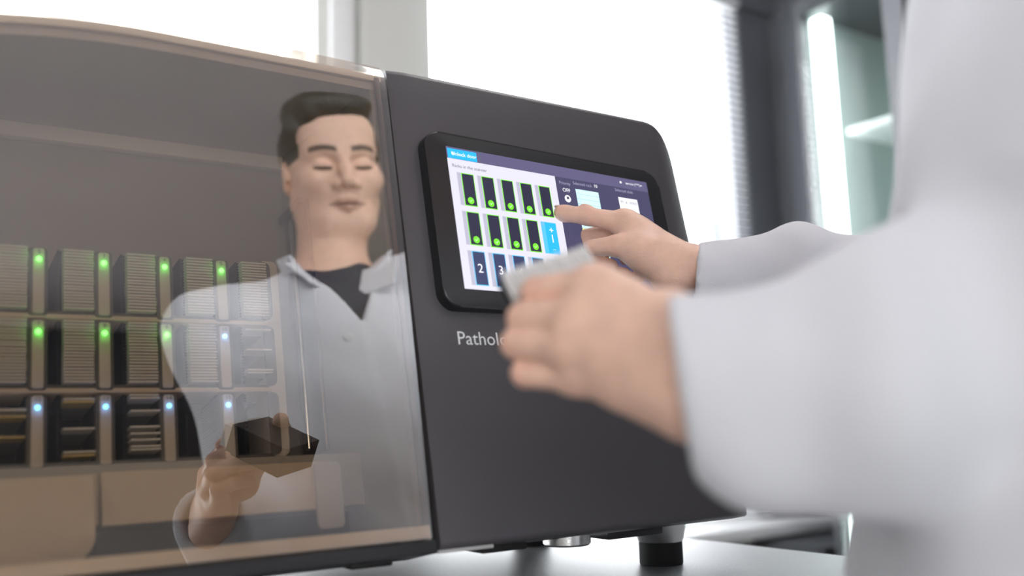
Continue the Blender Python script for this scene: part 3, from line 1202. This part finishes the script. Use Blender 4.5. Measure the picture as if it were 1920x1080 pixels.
# index, nearly straight
ix = _n(FT - M2)
pip = M2 + ix * .040 - p_ * .0010
dip = M2 + ix * .062 + p_ * .0005
body.chain([M2, pip, dip, FT - ix * .0078], (.0112, .0092, .0085, .0074), k2)
body.ell(M2 - p_ * .004, np.array([a_, b_, p_]), (.012, .010, .009), .008)
body.ell(pip - p_ * .002, np.array([ix, b_, p_]), (.0105, .0088, .0088), .004)
tips_R = []
for m_, lens, r0, fl1 in ((M3, (.043, .027, .019), .0102, 52), (M4, (.041, .026, .019), .0098, 60), (M5, (.033, .020, .016), .0086, 66)):
    pts, rr = [m_], [r0 + .0012]
    for L_, ang, r_ in zip(lens, (fl1, fl1 + 92, fl1 + 146), (r0, r0 - .0010, r0 - .0020)):
        t_ = math.radians(ang)
        pts.append(pts[-1] + (a_ * math.cos(t_) + p_ * math.sin(t_)) * L_)
        rr.append(r_)
    body.chain(pts, rr, .0030)
    tips_R.append((pts, rr))
# thumb laid along the curled middle finger, nearest the camera
T_MC = from_cam(1262, 520, .940)
T_MP = from_cam(1212, 478, .945)
T_IP = from_cam(1155, 461, .957)
T_TP = from_cam(1112, 464, .968)
body.chain([T_MC, T_MP, T_IP], (.0180, .0128, .0108), .016)
body.chain([T_IP, T_TP], (.0108, .0085), .003)
body.cone(T_MP, M2 - a_ * .018 + p_ * .004, .011, .012, .022)        # web between thumb and index
body.cone(T_MC, W_R + p_ * .004 - b_ * .01, .016, .017, .016)

# ---- left hand round the rack
aL = _n(LM[1] - W_L)
bL = _n(LM[3] - LM[0])
pL = np.cross(aL, bL)
if pL.dot(cw(0, 0, 1)) < 0:
    pL = -pL
forearm_end(EL_L, W_L, bL)
for i, m_ in enumerate(LM):
    body.cone(W_L + bL * (-.018 + .012 * i) + aL * .006, m_, .0165, (.0125, .0128, .0122, .0112)[i], .013)
body.cone(W_L + bL * .014 + pL * .01, LM[3] + (W_L - LM[3]) * .45 + pL * .010, .016, .016, .014)
cL_in = cw(.50, -.02, .86)
for i in range(4):
    m_, q = LM[i], LP[i]
    l1, l2 = (.024, .026, .025, .019)[i], (.019, .020, .019, .017)[i]
    d1 = q + cw(.20, -.03, .97) * l1
    d2 = d1 + cw(.86, -.02, .50) * l2
    r0 = (.0105, .0108, .0103, .0092)[i]
    body.chain([m_, q, d1, d2], (r0 + .0006, r0 - .0009, r0 - .0015, r0 - .0022), .0015)
    body.ell(m_ - pL * .003, np.array([aL, bL, pL]), (.012, .011, .009), .008)
# thumb of the left hand on the far upper side of the rack
tL = [W_L + aL * .022 - bL * .022 + pL * .014, LM[0] + (W_L - LM[0]) * .42 + pL * .030, from_cam(1120, 528, .618), from_cam(1066, 520, .632)]
body.chain(tL, (.017, .0135, .0105, .0085), .008)
body.cone(tL[1], LM[0] + (W_L - LM[0]) * .25 + pL * .006, .012, .011, .02)

skin_disp = waves(3, 10, .012, .00012)
me, pos = body.mesh('body', .0018, skin_disp)

# colour of the skin itself: lips, brows, lash lines, redder knuckles and fingertips
q = (pos - HC) @ AX.T
colr = np.tile(A3(.86, .55, .42), (len(pos), 1))


def blend(mask, c, amt=1.0):
    global colr
    mk = np.clip(mask, 0, 1)[:, None] * amt
    colr = colr * (1 - mk) + np.array(c) * mk


def near(pts, r, soft):
    d = np.min([np.linalg.norm(pos - x, axis=1) for x in pts], 0)
    return (r - d) / soft + .5


blend(near([M2, pip, dip, *[x[0][1] for x in tips_R], T_IP, *LM, *LP], .011, .012), (.72, .36, .27), .45)
blend(near([FT, T_TP, *[x[0][3] for x in tips_R]], .008, .010), (.78, .40, .32), .6)
front = q[:, 1] > .045
ax_, c_ = np.abs(q[:, 0]), q[:, 2]
brow_c = .024 + .004 * np.sin(np.clip((ax_ - .014) / .04, 0, 1) * 3.1)
blend(np.where(front & (ax_ > .012) & (ax_ < .054), (.0066 - np.abs(c_ - brow_c)) / .003, 0), (.03, .02, .018), .9)
blend(np.where(front & (ax_ > .018) & (ax_ < .048), (.0034 - np.abs(c_ + .0090 - .0015 * np.abs(ax_ - .032) / .015)) / .0014, 0), (.03, .02, .018), .95)
lip = (1 - (q[:, 0] / .029) ** 2 - ((c_ + .0735) / .0125) ** 2) / .35
blend(np.where(front & (q[:, 1] > .070), lip, 0), (.50, .25, .20), .65)
blend(np.where(front & (ax_ < .030), (.0020 - np.abs(c_ + .0732)) / .0014, 0), (.10, .03, .028), .9)
ca = me.color_attributes.new('Tone', 'FLOAT_COLOR', 'POINT')
ca.data.foreach_set('color', np.concatenate([colr, np.ones((len(colr), 1))], 1).astype(np.float32).ravel())
sk = mat('skin', (.6, .36, .26), .48, bump=.25, bscale=700, sss=.12, spec=.4)
nt = sk.node_tree
at_ = nt.nodes.new('ShaderNodeVertexColor')
at_.layer_name = 'Tone'
nz = nt.nodes.new('ShaderNodeTexNoise')
nz.inputs['Scale'].default_value = 70
tcn = nt.nodes.new('ShaderNodeTexCoord')
mr = nt.nodes.new('ShaderNodeMapRange')
mr.inputs['To Min'].default_value = .86
mr.inputs['To Max'].default_value = 1.14
vm = nt.nodes.new('ShaderNodeVectorMath')
vm.operation = 'SCALE'
nt.links.new(tcn.outputs['Object'], nz.inputs['Vector'])
nt.links.new(nz.outputs['Fac'], mr.inputs['Value'])
nt.links.new(at_.outputs['Color'], vm.inputs[0])
nt.links.new(mr.outputs['Result'], vm.inputs['Scale'])
nt.links.new(vm.outputs['Vector'], nt.nodes['Principled BSDF'].inputs['Base Color'])

per = empty('person', (.60, .22, 0), 'black-haired person in a white lab coat pointing at the touchscreen, slide rack in hand', 'person')
link('body', me, sk, per)
# nails that the picture can show
nb = Field()


def nail(tip, d, up, w_, l_):
    sd = _n(np.cross(d, up))
    up = _n(np.cross(sd, d))
    nb_ = Field().ell(tip + up * .0052, np.array([d, sd, up]), (l_, w_, .0022), .001)
    m_, _ = nb_.mesh('fingernail', .0007, None, 10, .002)
    link('fingernail', m_, M['nail'], per)


nail(FT - ix * .006, ix, -p_, .0050, .0062)
nail(T_TP + _n(T_TP - T_IP) * .002, _n(T_TP - T_IP), _n(cw(.0, -.55, -.8)), .0058, .0070)

# ---- hair
hr = Field()
hr.ell(hp(0, -.018, .036), AX, (.0850, .104, .093), .01)
hr.ell(hp(0, -.046, -.022), AX, (.071, .072, .072), .02)
hr.ell(hp(.004, .020, .108), AX, (.070, .078, .036), .02)
hr.cone(hp(.045, .070, .104), hp(-.040, .066, .114), .024, .021, .02)
hr.cone(hp(.055, .01, .098), hp(.050, .06, .086), .024, .018, .02)
hr.cone(hp(.030, -.02, .122), hp(-.030, .02, .126), .024, .024, .02)
# face, ears and neck cut away
hr.ell(hp(0, .112, -.030), AX, (.073, .088, .100), .010, -1)
for s in (-1, 1):
    hr.ell(hp(s * .085, .030, -.060), AX, (.040, .060, .060), .008, -1)
    hr.ell(hp(s * .085, -.008, -.014), AX, (.03, .022, .036), .006, -1)
hr.box(hp(0, -.01, -.160), AX, (.2, .2, .075), .01, .01, -1)
strand = waves(7, 14, .007, .0012, (1, 1, 1))
me, _ = hr.mesh('hair', .0025, lambda P: strand((P - HC) @ AX.T * np.array([1.3, .22, 1.0])))
link('hair', me, M['hair'], per)

# ---- white lab coat
co = Field()
co.ell(tp_(0, .018, .20), TAX, (.190, .132, .235), .04)
co.ell(tp_(0, -.040, .23), TAX, (.178, .118, .235), .05)
co.cone(NB - fd * .035 - ZUP * .03, NB - fd * .075 - ZUP * .14, .070, .085, .05)
co.ell(tp_(0, .058, -.03), TAX, (.188, .132, .26), .08)
co.ell(tp_(0, .070, -.30), TAX, (.215, .165, .36), .08)
co.cone(NB + A3(0, 0, -.015), SH_L + A3(0, 0, -.012), .058, .060, .05)
co.cone(NB + A3(0, 0, -.015), SH_R + A3(0, 0, -.012), .058, .060, .05)
CUF_L, CUF_R = W_L - (EL_L - W_L) * .035, W_R - (EL_R - W_R) * .010
dL, dR = _n(W_L - EL_L), _n(W_R - EL_R)
co.chain([SH_L, EL_L], (.064, .062), .05)
co.chain([SH_R, EL_R], (.066, .055), .05)
eL2 = EL_L + A3(.0, .01, -.012)
co.chain([eL2, W_L + (EL_L - W_L) * .35 + A3(0, 0, -.010), CUF_L], (.064, .054, .0385), .03)
co.chain([EL_R + A3(0, 0, -.010), W_R + (EL_R - W_R) * .4, CUF_R - dR * .004 - ZUP * .013], (.052, .044, .0420), .03)
for A_, B_, ra, rb in (((1325, 725, .485), (1425, 820, .470), .028, .030), ((1425, 820, .470), (1640, 775, .460), .030, .034), ((1640, 775, .460), (1900, 730, .455), .034, .045)):
    co.cone(from_cam(*A_), from_cam(*B_), ra, rb, .03)
# cut the sleeves at the cuffs and hollow them
DISP = len(co.p)
for cf, d_, ro, el in ((CUF_L, dL, .0385, EL_L), (CUF_R - ZUP * .013, dR, .0420, EL_R)):
    co.func(lambda P, cf=cf, d_=d_: -((P - cf) @ d_) + np.maximum(np.linalg.norm(P - cf, axis=1) - .09, 0) * 3, cf + d_ * .045, .10, .003, -1)
    co.cone(cf + d_ * .03, cf - d_ * .030, ro - .0065, ro - .0105, .003, -1)
# hem
co.box(A3(.6, .25, H0 - .72), np.eye(3), (.5, .5, .3), .01, .004, -1)


# neck hole and the V of the front
nd = _n(hp(0, -.03, -.05) - NB)
co.cone(NB - nd * .01, NB + nd * .12, .064, .078, .008, -1)
VZ = NB[2] - .148


def vcut(P):
    l = (P - NB) @ fl
    f_ = (P - NB) @ fd
    zz = P[:, 2] - VZ
    return np.maximum(np.maximum((np.abs(l - .0) - zz * .42) / 1.12, -(f_ - .0)), -zz)


co.func(vcut, NB + fd * .10 + A3(0, 0, -.05), .20, .006, -1)
cwav = waves(11, 9, .11, .0028)
cwav2 = waves(12, 7, .045, .0007)
# sleeve creases: folds that ring the forearms
def creases(P):
    out = np.zeros(len(P))
    for a0, a1, n_, am in ((EL_L, W_L, 9, .0048), (EL_R, W_R, 8, .0030)):
        ba = a1 - a0
        t = (P - a0) @ ba / (ba @ ba)
        dd = np.linalg.norm(P - a0 - t[:, None] * ba, axis=1)
        wgt = np.clip((.085 - dd) / .02, 0, 1) * np.clip(t * 6 + .6, 0, 1) * np.clip((.86 - t) / .2, 0, 1)
        out += wgt * am * np.sin(t * n_ * 2.1 + 14 * (P[:, 2] - a0[2]) + np.sin(P[:, 0] * 30) * 1.5)
    return out


def lapband(P):
    # the buttoned front laps over by a few centimetres: one raised step
    r_ = P - tp_(0, 0, 0)
    l, f_ = r_ @ fl, r_ @ fd
    return np.where(f_ > .02, .0035 / (1 + np.exp(-(l + .022) / .0012)) / (1 + np.exp((l - .075) / .012)), 0)


co.p.insert(DISP, (2, 0, lambda P: cwav(P) + cwav2(P) + creases(P) - lapband(P), A3(.6, .25, H0), 5.0))
me, _ = co.mesh('lab_coat', .0045, None, 14, .02)
cobj = link('lab_coat', me, M['coat'], per)


# ---- navy shirt
st_ = Field()
st_.ell(tp_(0, -.012, .235), TAX, (.158, .100, .215), .04)
st_.ell(tp_(0, .02, -.02), TAX, (.145, .095, .24), .05)
st_.cone(NB + A3(0, 0, .006), tp_(.13, -.03, .37), .053, .055, .04)
st_.cone(NB + A3(0, 0, .006), tp_(-.13, -.03, .37), .053, .055, .04)
st_.cone(NB + A3(0, 0, -.02), NB + _n(hp(0, -.03, -.05) - NB) * .04, .066, .063, .02)
st_.ell(tp_(0, .045, .35), TAX, (.09, .045, .10), .04)

st_.ell(NB + nd * .045 + fd * .012, np.array([fl, np.cross(nd, fl), nd]), (.090, .100, .030), .004, -1)
inside = list(range(DISP))
st_.func(lambda P: -(co.ev(P, inside) + .009), A3(.6, .25, H0), 5.0, .003, -1)
me, _ = st_.mesh('shirt', .005, waves(5, 8, .07, .0015))
link('shirt', me, M['shirt'], per)


def ribbon(name, pts, up, half, th, h=.003):
    f_ = Field()
    for i in range(len(pts) - 1):
        mid = (pts[i] + pts[i + 1]) / 2
        d_ = pts[i + 1] - pts[i]
        L_ = np.linalg.norm(d_)
        d_ = d_ / L_
        u_ = _n((up[i] + up[i + 1]) - ((up[i] + up[i + 1]) @ d_) * d_)
        n_ = np.cross(d_, u_)
        f_.box(mid, np.array([d_, u_, n_]), (L_ / 2 + .006, half[i], th), th * .9, .012)
    m_, _ = f_.mesh(name, h, None, 10, .004)
    return link(name, m_, M['coat'], cobj)


# collar: stands round the neck and folds down to the V
for s in (1, -1):
    pts = [NB - fd * .066 + nd * .030 - fl * s * .004, NB - fd * .040 + fl * s * .055 + nd * .030, NB + fl * s * .072 + fd * .005 + nd * .024, NB + fl * s * .062 + fd * .060 - ZUP * .012,
           NB + fl * s * .042 + fd * .098 - ZUP * .070]
    for _ in range(8):
        for i_ in (3, 4):
            dq = float(co.ev(pts[i_][None], list(range(DISP)))[0])
            if dq < .004:
                pts[i_] = pts[i_] + fd * (.004 - dq)
    ups = [_n(nd - fd * .35), _n(nd + fl * s * .35), _n(nd + fl * s * .5 + fd * .1), _n(nd * .8 + fl * s * .7 + fd * .3), _n(fl * s + nd * .3 + fd * .2)]
    ribbon('collar', pts, ups, (.030, .032, .034, .032, .024), .0028)
# placket edge and buttons
for i in range(1):
    z_ = VZ - H0 - .030 - .095 * i
    P0 = tp_(.004, .40, z_)
    ok, hit, nrm, fi = cobj.ray_cast(Vector(P0) - world_of(cobj), Vector(-fd))
    if ok:
        c0 = np.array(hit + world_of(cobj)) + fd * .001
        bf = Field().ell(c0, np.array([fl, fd, ZUP]), (.0075, .0018, .0075), .001)
        m_, _ = bf.mesh('button', .0012, None, 10, .002)
        link('button', m_, M['button'], cobj)

# ---- trousers and shoes
tr = Field()
hipc = tp_(0, .045, -.14)
tr.ell(hipc, TAX, (.160, .110, .12), .03)
feet = []
for s in (1, -1):
    hip = hipc + fl * s * .085 + ZUP * -.05
    kn = hipc + fl * s * .100 + fd * .015 + ZUP * (-.46 + .02)
    an = hipc + fl * s * .110 - fd * .020
    an[2] = .075
    tr.chain([hip, kn, an], (.092, .066, .052), .04)
    feet.append(an)
tr.box(A3(hipc[0], hipc[1], -.02), np.eye(3), (.5, .5, .06), .005, .003, -1)
me, _ = tr.mesh('trousers', .008, waves(21, 8, .10, .003), 14, .02)
link('trousers', me, M['trouser'], per)
for s, an in zip((1, -1), feet):
    sh = Field()
    g0 = A3(an[0], an[1], 0)
    sh.cone(g0 - fd * .045 + ZUP * .035, g0 + fd * .15 + ZUP * .028, .036, .034, .01)
    sh.cone(g0 + ZUP * .05, g0 + ZUP * .085, .042, .044, .03)
    sh.cone(g0 + fd * .05 + ZUP * .034, g0 + fd * .17 + ZUP * .022, .042, .026, .02)
    sh.box(g0 + ZUP * -.05, np.eye(3), (.4, .4, .0505), .0005, .002, -1)
    me, _ = sh.mesh('shoe', .005, None, 12, .01)
    link('shoe', me, M['shoe'], per)

# ------------------------------------------------------------------ the rack held in the left hand
up_h = _n(cw(-.12, -.72, -.68))
st_h = cw(.93, -.30, .16)
st_h = _n(st_h - st_h.dot(up_h) * up_h)
th_h = np.cross(st_h, up_h)
# rack axes: y (stack) along st_h, -z (into the rack) down -> local z = up_h, x across
xh = np.cross(st_h, up_h)
RH = Matrix((Vector(xh), Vector(st_h), Vector(up_h))).transposed()
topc = from_cam(1030, 503, .588)
base_h = Vector(topc) - Vector(st_h) * (RH_ / 2) - Vector(up_h) * .012
make_rack(base_h, RH.to_euler(), 'black slide rack full of white-ended slides held in the left hand', 'held rack')
for k in range(20):
    o = bpy.data.objects.new('microscope_slide', SW)
    COL.objects.link(o)
    o.rotation_euler = RH.to_euler()
    o.location = base_h + Vector(st_h) * (.0016 + PIT * (k + .5)) + Vector(up_h) * (.010 + random.uniform(-.0006, .0006))
    tag(o, 'white-ended slide, %s from the fingertips in the rack held in the left hand' % ORD[k], 'slide', 'slides in the held rack')
